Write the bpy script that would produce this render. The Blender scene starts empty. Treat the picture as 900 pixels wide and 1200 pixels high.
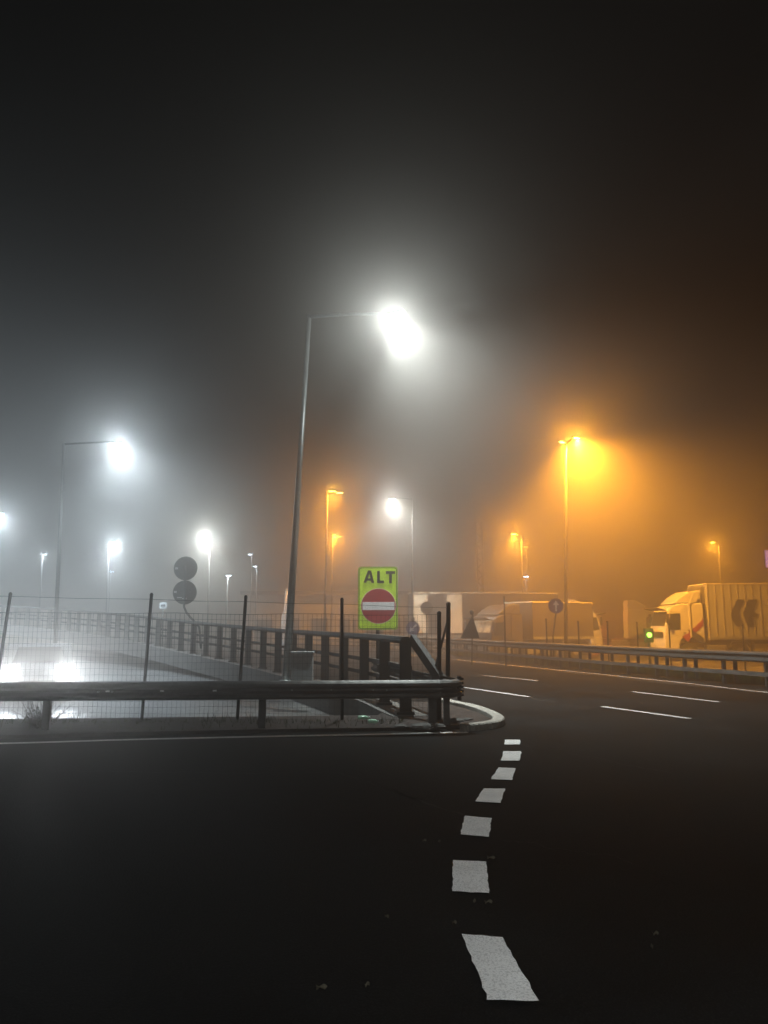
import bpy, bmesh, math, random
from mathutils import Vector, Matrix
random.seed(7)
R = math.radians
sc = bpy.context.scene
COL = sc.collection

# ------------------------------------------------------------------ camera
H = 1.55; F = 867.0; PITCH = math.atan((733 - 600) / F)
cd = bpy.data.cameras.new('camera'); cam = bpy.data.objects.new('camera', cd); COL.objects.link(cam)
cd.sensor_fit = 'VERTICAL'; cd.sensor_height = 36.0; cd.lens = 36.0 * F / 1200.0
cd.clip_start = 0.05; cd.clip_end = 2000
cam.location = (0, 0, H); cam.rotation_euler = (R(90) + PITCH, 0, 0)
sc.camera = cam

def ray(px, py):
    x = (px - 450) / F; y = -(py - 600) / F
    c, s = math.cos(PITCH), math.sin(PITCH)
    return Vector((x, c - y * s, s + y * c))
def at(px, py, Y):                       # photo pixel -> world point at depth Y
    d = ray(px, py); return Vector((0, 0, H)) + d * (Y / d.y)
def gp(px, py, z=0.0):                   # photo pixel -> world point on the ground
    d = ray(px, py); t = (z - H) / d.z; return Vector((0, 0, H)) + d * t

# ------------------------------------------------------------------ materials
def mat(name, col, rough=0.6, metal=0.0, noise=0.0, scale=8.0, bump=0.0, bscale=60.0, col2=None, spec=0.5, emit=None, estr=0.0, alpha=None, trans=0.0, stretch=None):
    m = bpy.data.materials.new(name); m.use_nodes = True
    nt = m.node_tree; b = nt.nodes['Principled BSDF']
    b.inputs['Base Color'].default_value = (*col, 1); b.inputs['Roughness'].default_value = rough
    b.inputs['Metallic'].default_value = metal; b.inputs['Specular IOR Level'].default_value = spec
    if trans: b.inputs['Transmission Weight'].default_value = trans
    if emit: b.inputs['Emission Color'].default_value = (*emit, 1); b.inputs['Emission Strength'].default_value = estr
    tc = nt.nodes.new('ShaderNodeTexCoord')
    src = tc.outputs['Object']
    if stretch:
        mp = nt.nodes.new('ShaderNodeMapping'); mp.inputs['Scale'].default_value = stretch
        nt.links.new(src, mp.inputs['Vector']); src = mp.outputs['Vector']
    if noise or col2:
        n = nt.nodes.new('ShaderNodeTexNoise'); n.inputs['Scale'].default_value = scale; n.inputs['Detail'].default_value = 6; n.inputs['Roughness'].default_value = .65
        nt.links.new(src, n.inputs['Vector'])
        r = nt.nodes.new('ShaderNodeValToRGB')
        a = tuple(max(0, c * (1 - noise)) for c in col); c2 = col2 or tuple(min(1, c * (1 + noise)) for c in col)
        r.color_ramp.elements[0].color = (*a, 1); r.color_ramp.elements[1].color = (*c2, 1)
        r.color_ramp.elements[0].position = .34; r.color_ramp.elements[1].position = .66
        nt.links.new(n.outputs['Fac'], r.inputs['Fac']); nt.links.new(r.outputs['Color'], b.inputs['Base Color'])
        mr = nt.nodes.new('ShaderNodeMapRange'); mr.inputs['To Min'].default_value = max(0, rough - .12); mr.inputs['To Max'].default_value = min(1, rough + .12)
        nt.links.new(n.outputs['Fac'], mr.inputs['Value']); nt.links.new(mr.outputs['Result'], b.inputs['Roughness'])
    if bump:
        n2 = nt.nodes.new('ShaderNodeTexNoise'); n2.inputs['Scale'].default_value = bscale; n2.inputs['Detail'].default_value = 4
        nt.links.new(tc.outputs['Object'], n2.inputs['Vector'])
        bp = nt.nodes.new('ShaderNodeBump'); bp.inputs['Strength'].default_value = bump; bp.inputs['Distance'].default_value = .02
        nt.links.new(n2.outputs['Fac'], bp.inputs['Height']); nt.links.new(bp.outputs['Normal'], b.inputs['Normal'])
    return m

def asphalt_mat(name, base, crack=True, rough=.8, spec=.25):
    m = bpy.data.materials.new(name); m.use_nodes = True
    nt = m.node_tree; b = nt.nodes['Principled BSDF']; L = nt.links.new
    tc = nt.nodes.new('ShaderNodeTexCoord')
    big = nt.nodes.new('ShaderNodeTexNoise'); big.inputs['Scale'].default_value = .35; big.inputs['Detail'].default_value = 7; big.inputs['Roughness'].default_value = .6
    L(tc.outputs['Object'], big.inputs['Vector'])
    fine = nt.nodes.new('ShaderNodeTexVoronoi'); fine.inputs['Scale'].default_value = 75
    L(tc.outputs['Object'], fine.inputs['Vector'])
    r1 = nt.nodes.new('ShaderNodeValToRGB'); e = r1.color_ramp.elements
    e[0].position = .35; e[1].position = .68
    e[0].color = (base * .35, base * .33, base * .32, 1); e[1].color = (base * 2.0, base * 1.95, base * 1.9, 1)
    L(big.outputs['Fac'], r1.inputs['Fac'])
    r2 = nt.nodes.new('ShaderNodeValToRGB'); e = r2.color_ramp.elements
    e[0].position = .0; e[0].color = (3.2, 3.2, 3.2, 1); e[1].position = .42; e[1].color = (.62, .62, .62, 1)
    L(fine.outputs['Distance'], r2.inputs['Fac'])
    mx = nt.nodes.new('ShaderNodeMixRGB'); mx.blend_type = 'MULTIPLY'; mx.inputs['Fac'].default_value = 1
    L(r1.outputs['Color'], mx.inputs['Color1']); L(r2.outputs['Color'], mx.inputs['Color2'])
    out = mx.outputs['Color']
    if crack:
        w = nt.nodes.new('ShaderNodeTexNoise'); w.inputs['Scale'].default_value = 1.3; w.inputs['Detail'].default_value = 5
        L(tc.outputs['Object'], w.inputs['Vector'])
        add = nt.nodes.new('ShaderNodeMixRGB'); add.blend_type = 'ADD'; add.inputs['Fac'].default_value = .9
        L(tc.outputs['Object'], add.inputs['Color1']); L(w.outputs['Color'], add.inputs['Color2'])
        v = nt.nodes.new('ShaderNodeTexVoronoi'); v.feature = 'DISTANCE_TO_EDGE'; v.inputs['Scale'].default_value = .33
        L(add.outputs['Color'], v.inputs['Vector'])
        r3 = nt.nodes.new('ShaderNodeValToRGB'); e = r3.color_ramp.elements
        e[0].position = .0; e[0].color = (.25, .25, .25, 1); e[1].position = .006; e[1].color = (1, 1, 1, 1)
        L(v.outputs['Distance'], r3.inputs['Fac'])
        mx2 = nt.nodes.new('ShaderNodeMixRGB'); mx2.blend_type = 'MULTIPLY'; mx2.inputs['Fac'].default_value = 1
        L(out, mx2.inputs['Color1']); L(r3.outputs['Color'], mx2.inputs['Color2']); out = mx2.outputs['Color']
    L(out, b.inputs['Base Color'])
    mr = nt.nodes.new('ShaderNodeMapRange'); mr.inputs['To Min'].default_value = rough - .2; mr.inputs['To Max'].default_value = min(1, rough + .15)
    L(big.outputs['Fac'], mr.inputs['Value']); L(mr.outputs['Result'], b.inputs['Roughness'])
    b.inputs['Specular IOR Level'].default_value = spec
    bp = nt.nodes.new('ShaderNodeBump'); bp.inputs['Strength'].default_value = .5; bp.inputs['Distance'].default_value = .012
    L(fine.outputs['Distance'], bp.inputs['Height']); L(bp.outputs['Normal'], b.inputs['Normal'])
    return m

M = {}
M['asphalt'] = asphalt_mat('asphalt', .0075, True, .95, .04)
M['asphalt_wet'] = asphalt_mat('asphalt_wet', .10, False, .45, .6)
M['asphalt_lot'] = asphalt_mat('asphalt_lot', .06, False, .6, .4)
M['shoulder'] = asphalt_mat('asphalt_shoulder', .022, False, .9, .05)
M['earth'] = mat('earth', (.03, .028, .024), .95, noise=.5, scale=3, bump=.6, bscale=30, spec=.2)
M['verge'] = mat('verge_soil', (.028, .02, .017), .95, noise=.6, scale=5, bump=.8, bscale=25, spec=.2)
M['grass'] = mat('grass_blades', (.07, .085, .025), .9, noise=.5, scale=2, spec=.2)
M['kerb'] = mat('kerb_concrete', (.27, .25, .22), .85, noise=.35, scale=9, bump=.4, bscale=40)
M['concrete'] = mat('old_concrete', (.07, .065, .06), .9, noise=.4, scale=4, bump=.5, bscale=30)
M['steel'] = mat('weathered_galvanised_steel', (.075, .073, .07), .42, .7, noise=.45, scale=6, bump=.1, bscale=20)
M['steel_light'] = mat('galvanised_pole_steel', (.36, .38, .38), .45, .6, noise=.25, scale=5, stretch=(6, 6, 1))
M['steel_far'] = mat('zinc_rail_steel', (.055, .05, .045), .7, .2, noise=.4, scale=4)
M['darksteel'] = mat('dark_rusty_steel', (.018, .015, .013), .7, .3, noise=.5, scale=12)
M['wire'] = mat('wire_steel', (.06, .06, .06), .6, .5)
M['bolt'] = mat('reflector_white', (.85, .85, .85), .3)
M['cabinet'] = mat('cabinet_grey', (.20, .22, .23), .55, noise=.2, scale=7)
M['black'] = mat('black_plastic', (.012, .012, .013), .5)
M['tyre'] = mat('tyre_rubber', (.02, .02, .02), .85, bump=.3)
M['rim'] = mat('rim_steel', (.4, .4, .4), .4, .7)
M['cabwhite'] = mat('truck_cab_white_paint', (.56, .56, .55), .35, noise=.06, scale=3)
M['cabgrey'] = mat('truck_cab_grey_paint', (.15, .145, .135), .4, noise=.1, scale=3)
M['glass'] = mat('dark_glass', (.015, .018, .02), .08, spec=.9)
M['trailer'] = mat('trailer_pale_panels', (.30, .31, .31), .5, noise=.12, scale=1.5, stretch=(1, 1, .25))
M['tarp'] = mat('tarpaulin_brown_grey', (.05, .044, .038), .6, noise=.3, scale=1.2)
M['cream_and_highlight'] = mat('trailer_cream_and_highlight', (.6, .56, .44), .5, noise=.08, scale=2)
M['logo'] = mat('navy_mark_paint', (.015, .018, .03), .5)
M['red'] = mat('red_mark_paint', (.25, .02, .015), .5)
M['signred'] = mat('sign_red', (.36, .002, .006), .5, noise=.05, scale=4)
M['signwhite'] = mat('sign_white', (.8, .8, .8), .5, noise=.05, scale=6)
M['signgreen'] = mat('sign_fluorescent_yellow_green', (.60, .86, .015), .5, noise=.12, scale=3)
M['signblack'] = mat('sign_dark_green_black', (.002, .004, .002), .6)
M['signblue'] = mat('sign_blue', (.02, .045, .22), .5)
M['signback'] = mat('sign_back_grey', (.10, .10, .095), .6, .3, noise=.15, scale=6)
M['building'] = mat('building_pale_render', (.42, .40, .36), .9, noise=.12, scale=.6)
M['glint_screen'] = mat('painted_windscreen_glint', (.25, .22, .15), .3, .2, scale=2.6, col2=(.95, .9, .7), bump=.8, bscale=4)  # pale bright pattern paints a lamp reflection onto the box truck windscreen
M['carpaint'] = mat('silver_car_paint', (.3, .31, .32), .35)
M['cabdark'] = mat('truck_cab_dark_paint', (.05, .045, .04), .4, noise=.1, scale=3)
M['trailer_rib'] = mat('trailer_rib_grey', (.21, .21, .205), .5)
M['twig'] = mat('dry_twig', (.05, .035, .022), .9)
M['dryleaf'] = mat('dry_leaf', (.06, .05, .03), .8, noise=.3, scale=30)
M['bottle'] = mat('pale_green_plastic', (.6, .95, .7), .15)

def paint_mat(name, col, wear=.5, thr=.62):
    m = bpy.data.materials.new(name); m.use_nodes = True
    nt = m.node_tree; b = nt.nodes['Principled BSDF']; L = nt.links.new
    tc = nt.nodes.new('ShaderNodeTexCoord')
    n = nt.nodes.new('ShaderNodeTexNoise'); n.inputs['Scale'].default_value = 22; n.inputs['Detail'].default_value = 8; n.inputs['Roughness'].default_value = .87
    L(tc.outputs['Object'], n.inputs['Vector'])
    r = nt.nodes.new('ShaderNodeValToRGB'); e = r.color_ramp.elements
    e[0].position = thr; e[0].color = (*col, 1); e[1].position = thr + .07; e[1].color = tuple(c * (1 - wear) for c in col) + (1,)
    L(n.outputs['Fac'], r.inputs['Fac']); 
    n2 = nt.nodes.new('ShaderNodeTexNoise'); n2.inputs['Scale'].default_value = 4; n2.inputs['Detail'].default_value = 4
    L(tc.outputs['Object'], n2.inputs['Vector'])
    mr = nt.nodes.new('ShaderNodeMapRange'); mr.inputs['To Min'].default_value = .7; mr.inputs['To Max'].default_value = 1.15
    L(n2.outputs['Fac'], mr.inputs['Value'])
    mx = nt.nodes.new('ShaderNodeMixRGB'); mx.blend_type = 'MULTIPLY'; mx.inputs['Fac'].default_value = 1
    L(r.outputs['Color'], mx.inputs['Color1']); L(mr.outputs['Result'], mx.inputs['Color2']); L(mx.outputs['Color'], b.inputs['Base Color'])
    b.inputs['Roughness'].default_value = .7
    v = nt.nodes.new('ShaderNodeTexVoronoi'); v.inputs['Scale'].default_value = 95; L(tc.outputs['Object'], v.inputs['Vector'])
    rp = nt.nodes.new('ShaderNodeValToRGB'); rp.color_ramp.elements[0].position = .52; rp.color_ramp.elements[0].color = (1, 1, 1, 1); rp.color_ramp.elements[1].position = .72; rp.color_ramp.elements[1].color = (.72, .72, .72, 1)
    L(v.outputs['Distance'], rp.inputs['Fac'])
    mp = nt.nodes.new('ShaderNodeMixRGB'); mp.blend_type = 'MULTIPLY'; mp.inputs['Fac'].default_value = 1
    L(mx.outputs['Color'], mp.inputs['Color1']); L(rp.outputs['Color'], mp.inputs['Color2']); L(mp.outputs['Color'], b.inputs['Base Color'])
    bp = nt.nodes.new('ShaderNodeBump'); bp.inputs['Strength'].default_value = .35; bp.inputs['Distance'].default_value = .001
    L(v.outputs['Distance'], bp.inputs['Height']); L(bp.outputs['Normal'], b.inputs['Normal'])
    return m
M['paint'] = paint_mat('road_paint_white', (.85, .85, .84))
M['paint_line'] = paint_mat('road_paint_worn', (.85, .82, .76), .6, .55)

M['lane_paint'] = paint_mat('lane_paint_dull', (.45, .44, .42), .6, .55)
def glow(name, col, s):
    m = bpy.data.materials.new(name); m.use_nodes = True
    b = m.node_tree.nodes['Principled BSDF']; b.inputs['Base Color'].default_value = (.8, .8, .8, 1)
    b.inputs['Emission Color'].default_value = (*col, 1); b.inputs['Emission Strength'].default_value = s
    return m
WHITE = (.90, 1.0, .98); COOL = (.76, .93, 1.05); ORANGE = (1.0, .385, .025)
M['lamp_white'] = glow('lamp_lens_white', WHITE, 35)
M['lamp_cool'] = glow('lamp_lens_cool', COOL, 35)
M['lamp_orange'] = glow('lamp_lens_sodium', (1.0, .72, .10), 30)
M['green_light'] = glow('signal_green_lens', (.3, 1.0, .04), 7)
M['screen'] = glow('lit_purple_panel', (.45, .25, 1.0), 1.3)
M['window_lit'] = glow('lit_window', (1.0, .75, .4), 1.0)

# ------------------------------------------------------------------ mesh helpers
class MB:
    def __init__(s): s.bm = bmesh.new()
    def box(s, c, d, rot=None, bev=0):
        g = bmesh.ops.create_cube(s.bm, size=1)['verts']
        for v in g: v.co = Vector((v.co.x * d[0], v.co.y * d[1], v.co.z * d[2]))
        if bev:
            es = {e for v in g for e in v.link_edges}
            g = bmesh.ops.bevel(s.bm, geom=list(es), offset=bev, segments=2, affect='EDGES', profile=.5)['verts']
            g = list({v for v in g}) 
        mt = Matrix.Translation(Vector(c)) @ (rot.to_4x4() if rot is not None else Matrix.Identity(4))
        bmesh.ops.transform(s.bm, matrix=mt, verts=list(g)); return s
    def bar(s, a, b, w, h=None, up=(0, 0, 1)):
        a, b = Vector(a), Vector(b); h = h or w; d = b - a; L = d.length; d.normalize()
        u = Vector(up)
        if abs(d.dot(u)) > .98: u = Vector((0, 1, 0))
        sd = d.cross(u).normalized(); u = sd.cross(d).normalized()
        vs = []
        for p in (a, b):
            for i, j in ((-1, -1), (1, -1), (1, 1), (-1, 1)): vs.append(s.bm.verts.new(p + sd * i * w / 2 + u * j * h / 2))
        for f in ((3, 2, 1, 0), (4, 5, 6, 7), (0, 1, 5, 4), (1, 2, 6, 5), (2, 3, 7, 6), (3, 0, 4, 7)): s.bm.faces.new([vs[k] for k in f])
        return s
    def tube(s, pts, r, n=10, cap=True):
        pts = [Vector(p) for p in pts]; rs = r if isinstance(r, (list, tuple)) else [r] * len(pts)
        rings = []
        for i, p in enumerate(pts):
            d = (pts[min(i + 1, len(pts) - 1)] - pts[max(i - 1, 0)]).normalized()
            u = Vector((0, 0, 1)) if abs(d.z) < .9 else Vector((1, 0, 0))
            a = d.cross(u).normalized(); b = d.cross(a).normalized()
            rings.append([s.bm.verts.new(p + (a * math.cos(2 * math.pi * k / n) + b * math.sin(2 * math.pi * k / n)) * rs[i]) for k in range(n)])
        for i in range(len(rings) - 1):
            for k in range(n):
                f = s.bm.faces.new((rings[i][k], rings[i][(k + 1) % n], rings[i + 1][(k + 1) % n], rings[i + 1][k])); f.smooth = True
        if cap:
            s.bm.faces.new(rings[0][::-1]); s.bm.faces.new(rings[-1])
        return s
    def prism(s, poly, thick, mtx):     # poly in local XZ, extruded along local +Y by thick
        a = [s.bm.verts.new(mtx @ Vector((x, 0, z))) for x, z in poly]
        b = [s.bm.verts.new(mtx @ Vector((x, thick, z))) for x, z in poly]
        n = len(poly)
        s.bm.faces.new(a); s.bm.faces.new(b[::-1])
        for i in range(n): s.bm.faces.new((a[i], b[i], b[(i + 1) % n], a[(i + 1) % n]))
        return s
    def sheet(s, pts):
        s.bm.faces.new([s.bm.verts.new(Vector(p)) for p in pts]); return s
    def strip(s, left, right):
        l = [s.bm.verts.new(Vector(p)) for p in left]; r = [s.bm.verts.new(Vector(p)) for p in right]
        for i in range(len(l) - 1): s.bm.faces.new((l[i], r[i], r[i + 1], l[i + 1]))
        return s
    def sweep(s, path, prof, side=1):    # prof: list of (out, z) swept on a path of 3D points
        path = [Vector(p) for p in path]; rings = []
        for i, p in enumerate(path):
            d = path[min(i + 1, len(path) - 1)] - path[max(i - 1, 0)]; d.z = 0; d.normalize()
            nrm = Vector((d.y, -d.x, 0)) * side
            rings.append([s.bm.verts.new(p + nrm * o + Vector((0, 0, z))) for o, z in prof])
        n = len(prof)
        for i in range(len(rings) - 1):
            for k in range(n): s.bm.faces.new((rings[i][k], rings[i][(k + 1) % n], rings[i + 1][(k + 1) % n], rings[i + 1][k]))
        s.bm.faces.new(rings[0]); s.bm.faces.new(rings[-1][::-1])
        return s
    def build(s, name, m, parent=None, loc=None, rz=0, bevel=0):
        bmesh.ops.recalc_face_normals(s.bm, faces=s.bm.faces)
        me = bpy.data.meshes.new(name); s.bm.to_mesh(me); s.bm.free()
        me.materials.append(M[m] if isinstance(m, str) else m)
        o = bpy.data.objects.new(name, me); COL.objects.link(o)
        if parent: o.parent = parent
        if loc is not None: o.location = loc
        o.rotation_euler.z = rz
        if bevel:
            md = o.modifiers.new('bevel', 'BEVEL'); md.width = bevel; md.segments = 2; md.limit_method = 'ANGLE'
        return o

def tag(o, label=None, cat=None, group=None, kind=None):
    if label: o['label'] = label
    if cat: o['category'] = cat
    if group: o['group'] = group
    if kind: o['kind'] = kind
    return o
def empty(name, loc, rz=0, label=None, cat=None, group=None):
    o = bpy.data.objects.new(name, None); COL.objects.link(o); o.location = loc; o.rotation_euler.z = rz; o.empty_display_size = .3
    return tag(o, label, cat, group)
def struct(mb, name, m): return tag(mb.build(name, m), kind='structure')
def fl(p, z): return Vector((p[0], p[1], z))
def lerp_path(pts, step):                # resample polyline
    pts = [Vector(p) for p in pts]; out = [pts[0]]; carry = 0
    for a, b in zip(pts, pts[1:]):
        L = (b - a).length; t = step - carry
        while t <= L: out.append(a.lerp(b, t / L)); t += step
        carry = L - (t - step)
    return out
def smooth(pts, n=6):                    # Catmull-Rom
    P = [Vector(p) for p in pts]; out = []
    for i in range(len(P) - 1):
        p0, p1, p2, p3 = P[max(i - 1, 0)], P[i], P[i + 1], P[min(i + 2, len(P) - 1)]
        for k in range(n):
            t = k / n
            out.append(.5 * ((2 * p1) + (p2 - p0) * t + (2 * p0 - 5 * p1 + 4 * p2 - p3) * t * t + (3 * p1 - p0 - 3 * p2 + p3) * t ** 3))
    out.append(P[-1]); return out

LOW = -0.42
# ------------------------------------------------------------------ lines of the place (world metres)
# barrier C: bridge parapet running up the ramp to the left
CB = smooth([(0.70, 12.3, 0), (0.37, 13.0, 0), (-0.45, 16.0, .02), (-2.6, 21.5, .07), (-4.6, 25.5, .17), (-7.7, 30.5, .36), (-11.6, 36, .66), (-17.2, 43, 1.05), (-25, 50, 1.5), (-40, 58, 2.2)], 5)
# far guardrail B
GB = smooth([(16.5, 3.0, 0), (13.2, 10.5, 0), (10.6, 16.8, 0), (9.3, 20.0, 0), (8.6, 21.5, 0), (8.15, 23.2, 0), (7.5, 24.9, 0), (6.9, 26.8, 0), (6.2, 29.0, 0), (4.9, 33.6, 0), (3.0, 41, 0), (-.5, 52, 0), (-6, 64, 0), (-16, 80, 0)], 4)
tipk = [gp(x, y) for x, y in ((530, 826), (553, 831), (572, 837), (585, 843), (590, 848), (584, 852.5), (566, 855.5), (546, 857.4))]
# ------------------------------------------------------------------ ground
struct(MB().sheet([(-300, -60, LOW - .02), (300, -60, LOW - .02), (300, 420, LOW - .02), (-300, 420, LOW - .02)]), 'ground', 'earth')
# main road: everything near plus the carriageway between the barriers
far = [(p.x, p.y) for p in CB if p.y >= 12.3]
road_left = [fl(p, 0) for p in CB if p.y > 12.8]
road_right = [fl((p.x + .55, p.y), 0) for p in GB]
mb = MB()
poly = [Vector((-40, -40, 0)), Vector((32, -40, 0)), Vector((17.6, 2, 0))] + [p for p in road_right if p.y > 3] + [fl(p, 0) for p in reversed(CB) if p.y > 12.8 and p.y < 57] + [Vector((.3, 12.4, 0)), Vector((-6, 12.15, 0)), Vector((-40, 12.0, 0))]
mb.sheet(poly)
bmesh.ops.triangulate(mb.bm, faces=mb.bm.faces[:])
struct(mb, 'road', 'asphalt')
# bank edge of the road on the right
rr = [p for p in road_right]
struct(MB().strip([fl(p, -.004) for p in rr], [Vector((p.x + 2.2, p.y + .8, LOW + .02)) for p in rr]), 'embankment', 'verge')
# lower wet road behind the fence
struct(MB().sheet([(-90, 12.35, LOW), (1.0, 12.35, LOW), (-.4, 16, LOW), (-2.6, 21.5, LOW), (-8, 31, LOW), (-17, 43, LOW), (-40, 58, LOW), (-60, 100, LOW), (-90, 100, LOW)]), 'lower_road', 'asphalt_wet')
struct(MB().sheet([(12, 26, LOW), (60, 22, LOW), (60, 95, LOW), (-8, 95, LOW), (2, 55, LOW), (7.5, 36, LOW)]), 'parking_lot', 'asphalt_lot')
# ramp wall that carries the parapet
struct(MB().sweep([p for p in CB if p.y > 12.6], [(-.32, -.55), (.32, -.55), (.32, .06), (-.32, .06)]), 'ramp', 'concrete')
# shoulder along the far guardrail
shl = [Vector((p.x - .05, p.y, .004)) for p in GB if 6 < p.y < 60]; shr = [Vector((p.x - 1.35, p.y - .45, .004)) for p in GB if 6 < p.y < 60]
struct(MB().strip(shr, shl), 'road_shoulder', 'shoulder')
# ------------------------------------------------------------------ road markings
def line(path, w, name, m='paint_line', z=.009):
    path = [Vector(p) for p in path]; l, r = [], []
    for i, p in enumerate(path):
        d = path[min(i + 1, len(path) - 1)] - path[max(i - 1, 0)]; d.z = 0; d.normalize(); n = Vector((-d.y, d.x, 0))
        l.append(fl(p + n * w / 2, z)); r.append(fl(p - n * w / 2, z))
    return struct(MB().strip(l, r), name, m)
line(smooth([gp(-350, 880), gp(0, 872), gp(150, 867.5), gp(300, 864), gp(400, 862), gp(480, 860.5), gp(548, 858.8)], 6), .14, 'edge_line')
line(smooth([(7.3 + 4.2, 8.5, 0), gp(900, 812), gp(800, 800.5), gp(700, 790), gp(600, 780), gp(520, 772), gp(470, 766.5)], 6), .08, 'edge_line')
dash = [[(541, 1096), (589, 1100), (632, 1175), (572, 1174)], [(531, 1009), (570, 1011), (573, 1048), (530, 1046)], [(545, 957), (576, 960), (573, 982), (539, 979)],
        [(567, 925), (592, 925), (587, 942), (557, 940)], [(584, 900), (605, 901), (600, 915), (575, 914)], [(590, 881), (611, 881), (609, 892), (587, 892)], [(592, 867.5), (610, 867.5), (609, 873), (591, 873)]]
def patch(q, name, m='paint'):
    pts = []
    P = [fl(gp(*p), .008) for p in q]
    for i in range(4):
        a, b = P[i], P[(i + 1) % 4]; L = (b - a).length; n = max(3, int(L / .05))
        nrm = Vector((-(b - a).y, (b - a).x, 0)).normalized()
        for k in range(n):
            f = k / n
            edge = min(f, 1 - f)
            pts.append(a.lerp(b, f) + nrm * (random.uniform(-.006, .006) + (.015 if k == 0 else 0) * 0))
    mb = MB(); mb.sheet(pts); return struct(mb, name, m)
for q in dash: patch(q, 'road_marking')
for a, b in (((566, 792), (630, 798)), ((545, 806), (620, 817)), ((742, 811), (842, 823)), ((706, 828.5), (808, 842.5))):
    line([gp(*a), gp(*b)], .13, 'lane_marking', 'lane_paint')
def wob(a, b, w, name, m, n=40, amp=.03):
    A, B = fl(gp(*a), .004), fl(gp(*b), .004); nr = Vector((-(B - A).y, (B - A).x, 0)).normalized(); l, r_ = [], []
    o = 0
    for i in range(n + 1):
        o += random.uniform(-amp, amp); o *= .93; ww = w * random.uniform(.4, 1.3) / 2
        p = A.lerp(B, i / n) + nr * o; l.append(p + nr * ww); r_.append(p - nr * ww)
    return struct(MB().strip(l, r_), name, m)
M['seam'] = asphalt_mat('worn_seam', .045, False, .9, .05); M['patch'] = asphalt_mat('asphalt_repair', .007, False, .95, .04)
wob((395, 905), (545, 960), .03, 'road_seam', 'seam'); wob((590, 985), (745, 1012), .025, 'road_seam', 'seam'); wob((610, 872), (780, 905), .03, 'road_seam', 'seam'); wob((60, 905), (395, 905), .02, 'road_seam', 'seam')
pq = [fl(gp(*q), .004) for q in ((405, 915), (470, 903), (505, 918), (498, 935), (450, 941), (412, 930))]
struct(MB().sheet(smooth(pq, 4)), 'road_repair', 'patch')
pq = [fl(gp(*q), .004) for q in ((620, 868), (700, 866), (790, 884), (760, 900), (690, 886), (625, 878))]
struct(MB().sheet(smooth(pq, 4)), 'road_repair', 'patch')
# ------------------------------------------------------------------ island: verge, kerb stones
verge = [gp(x, y) for x, y in ((-350, 871), (0, 866), (150, 862), (300, 859), (400, 857.5), (470, 856.5), (540, 853.5))]
back = [gp(580, 848), gp(560, 838), gp(530, 829), (.95, 15.2, 0), (.2, 15.2, 0), (-.1, 12.9, 0), (-6, 12.4, 0), (-13, 12.4, 0)]
mb = MB()
outline = [fl(p, 0.05) for p in verge] + [fl(p, .05) for p in back]
ff = mb.bm.faces.new([mb.bm.verts.new(p) for p in outline])
ext = bmesh.ops.extrude_face_region(mb.bm, geom=[ff])
for v in [g for g in ext['geom'] if isinstance(g, bmesh.types.BMVert)]: v.co.z -= .2
bmesh.ops.triangulate(mb.bm, faces=mb.bm.faces[:])
struct(mb, 'verge', 'verge')
kp = smooth([fl((1.12, 16.5), 0)] + [fl(p, 0) for p in tipk], 4)
kerb = MB()
for i in range(0, len(kp) - 1):
    a, b = kp[i], kp[i + 1]; g = (b - a).normalized() * .008
    kerb.sweep([a + g, b - g], [(-.02, -.05), (-.02, .085), (-.0, .1), (.15, .1), (.17, .09), (.17, -.05)], side=1)
struct(kerb, 'kerb', 'kerb')
# loose chunks on the verge near the tip
for k, (px, py, s) in enumerate(((533, 845, .12), (512, 851, .10), (497, 852, .16), (548, 843, .07), (470, 851, .08))):
    p = gp(px, py, .06); mb = MB(); bmesh.ops.create_icosphere(mb.bm, subdivisions=2, radius=s)
    for v in mb.bm.verts: v.co = Vector((v.co.x * 1.3, v.co.y, v.co.z * .4)) * random.uniform(.85, 1.1)
    tag(mb.build('stone', 'concrete', loc=p), ['pale stone lying just behind the kerb tip', 'small pale stone under the near guardrail end', 'widest flat pale stone below the last guardrail post', 'smallest pale stone nearest the kerb nose', 'pale stone left of the last guardrail post'][k], 'stone', 'pale stones on the island tip')

# ------------------------------------------------------------------ guardrails
WB = [(-.0, .0), (.055, .015), (.09, .04), (.09, .08), (.01, .12), (.01, .15), (.09, .19), (.09, .23), (.055, .255), (.0, .27), (-.012, .27), (.03, .245), (.06, .222), (.06, .198), (.005, .158), (.005, .112), (.06, .072), (.06, .048), (.03, .025), (-.012, 0)]
def wbeam(path, dz, side): return MB().sweep([p + Vector((0, 0, dz)) for p in path], WB, side)
A0, A1 = Vector((-12, 10.45, 0)), Vector((.84, 11.4, 0))
g = empty('guardrail', A0.lerp(A1, .6), label='dark W-beam guardrail running across the left foreground below the mesh fence', cat='guardrail')
def rel(root, mb_path): return [Vector(p) - root.location for p in mb_path]
wbeam(rel(g, [A0, A1]), .47, 1).build('rail_beam', 'steel', g)
post_px = [-210, 62, 310, 505]
for px in post_px:
    # intersection of pixel column with rail line
    t = (px - 450) / F
    d = A1 - A0; s_ = (t * A0.y - A0.x) / (d.x - t * d.y); p = A0 + d * s_ - g.location
    m_ = MB(); m_.box(p + Vector((0, .09, .33)), (.10, .008, .76)); m_.box(p + Vector((-.05, .12, .33)), (.008, .06, .76)); m_.box(p + Vector((.05, .12, .33)), (.008, .06, .76))
    po = m_.build('post', 'steel', g)
    MB().box(p + Vector((0, .04, .60)), (.09, .09, .2)).build('spacer_block', 'darksteel', po)
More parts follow.
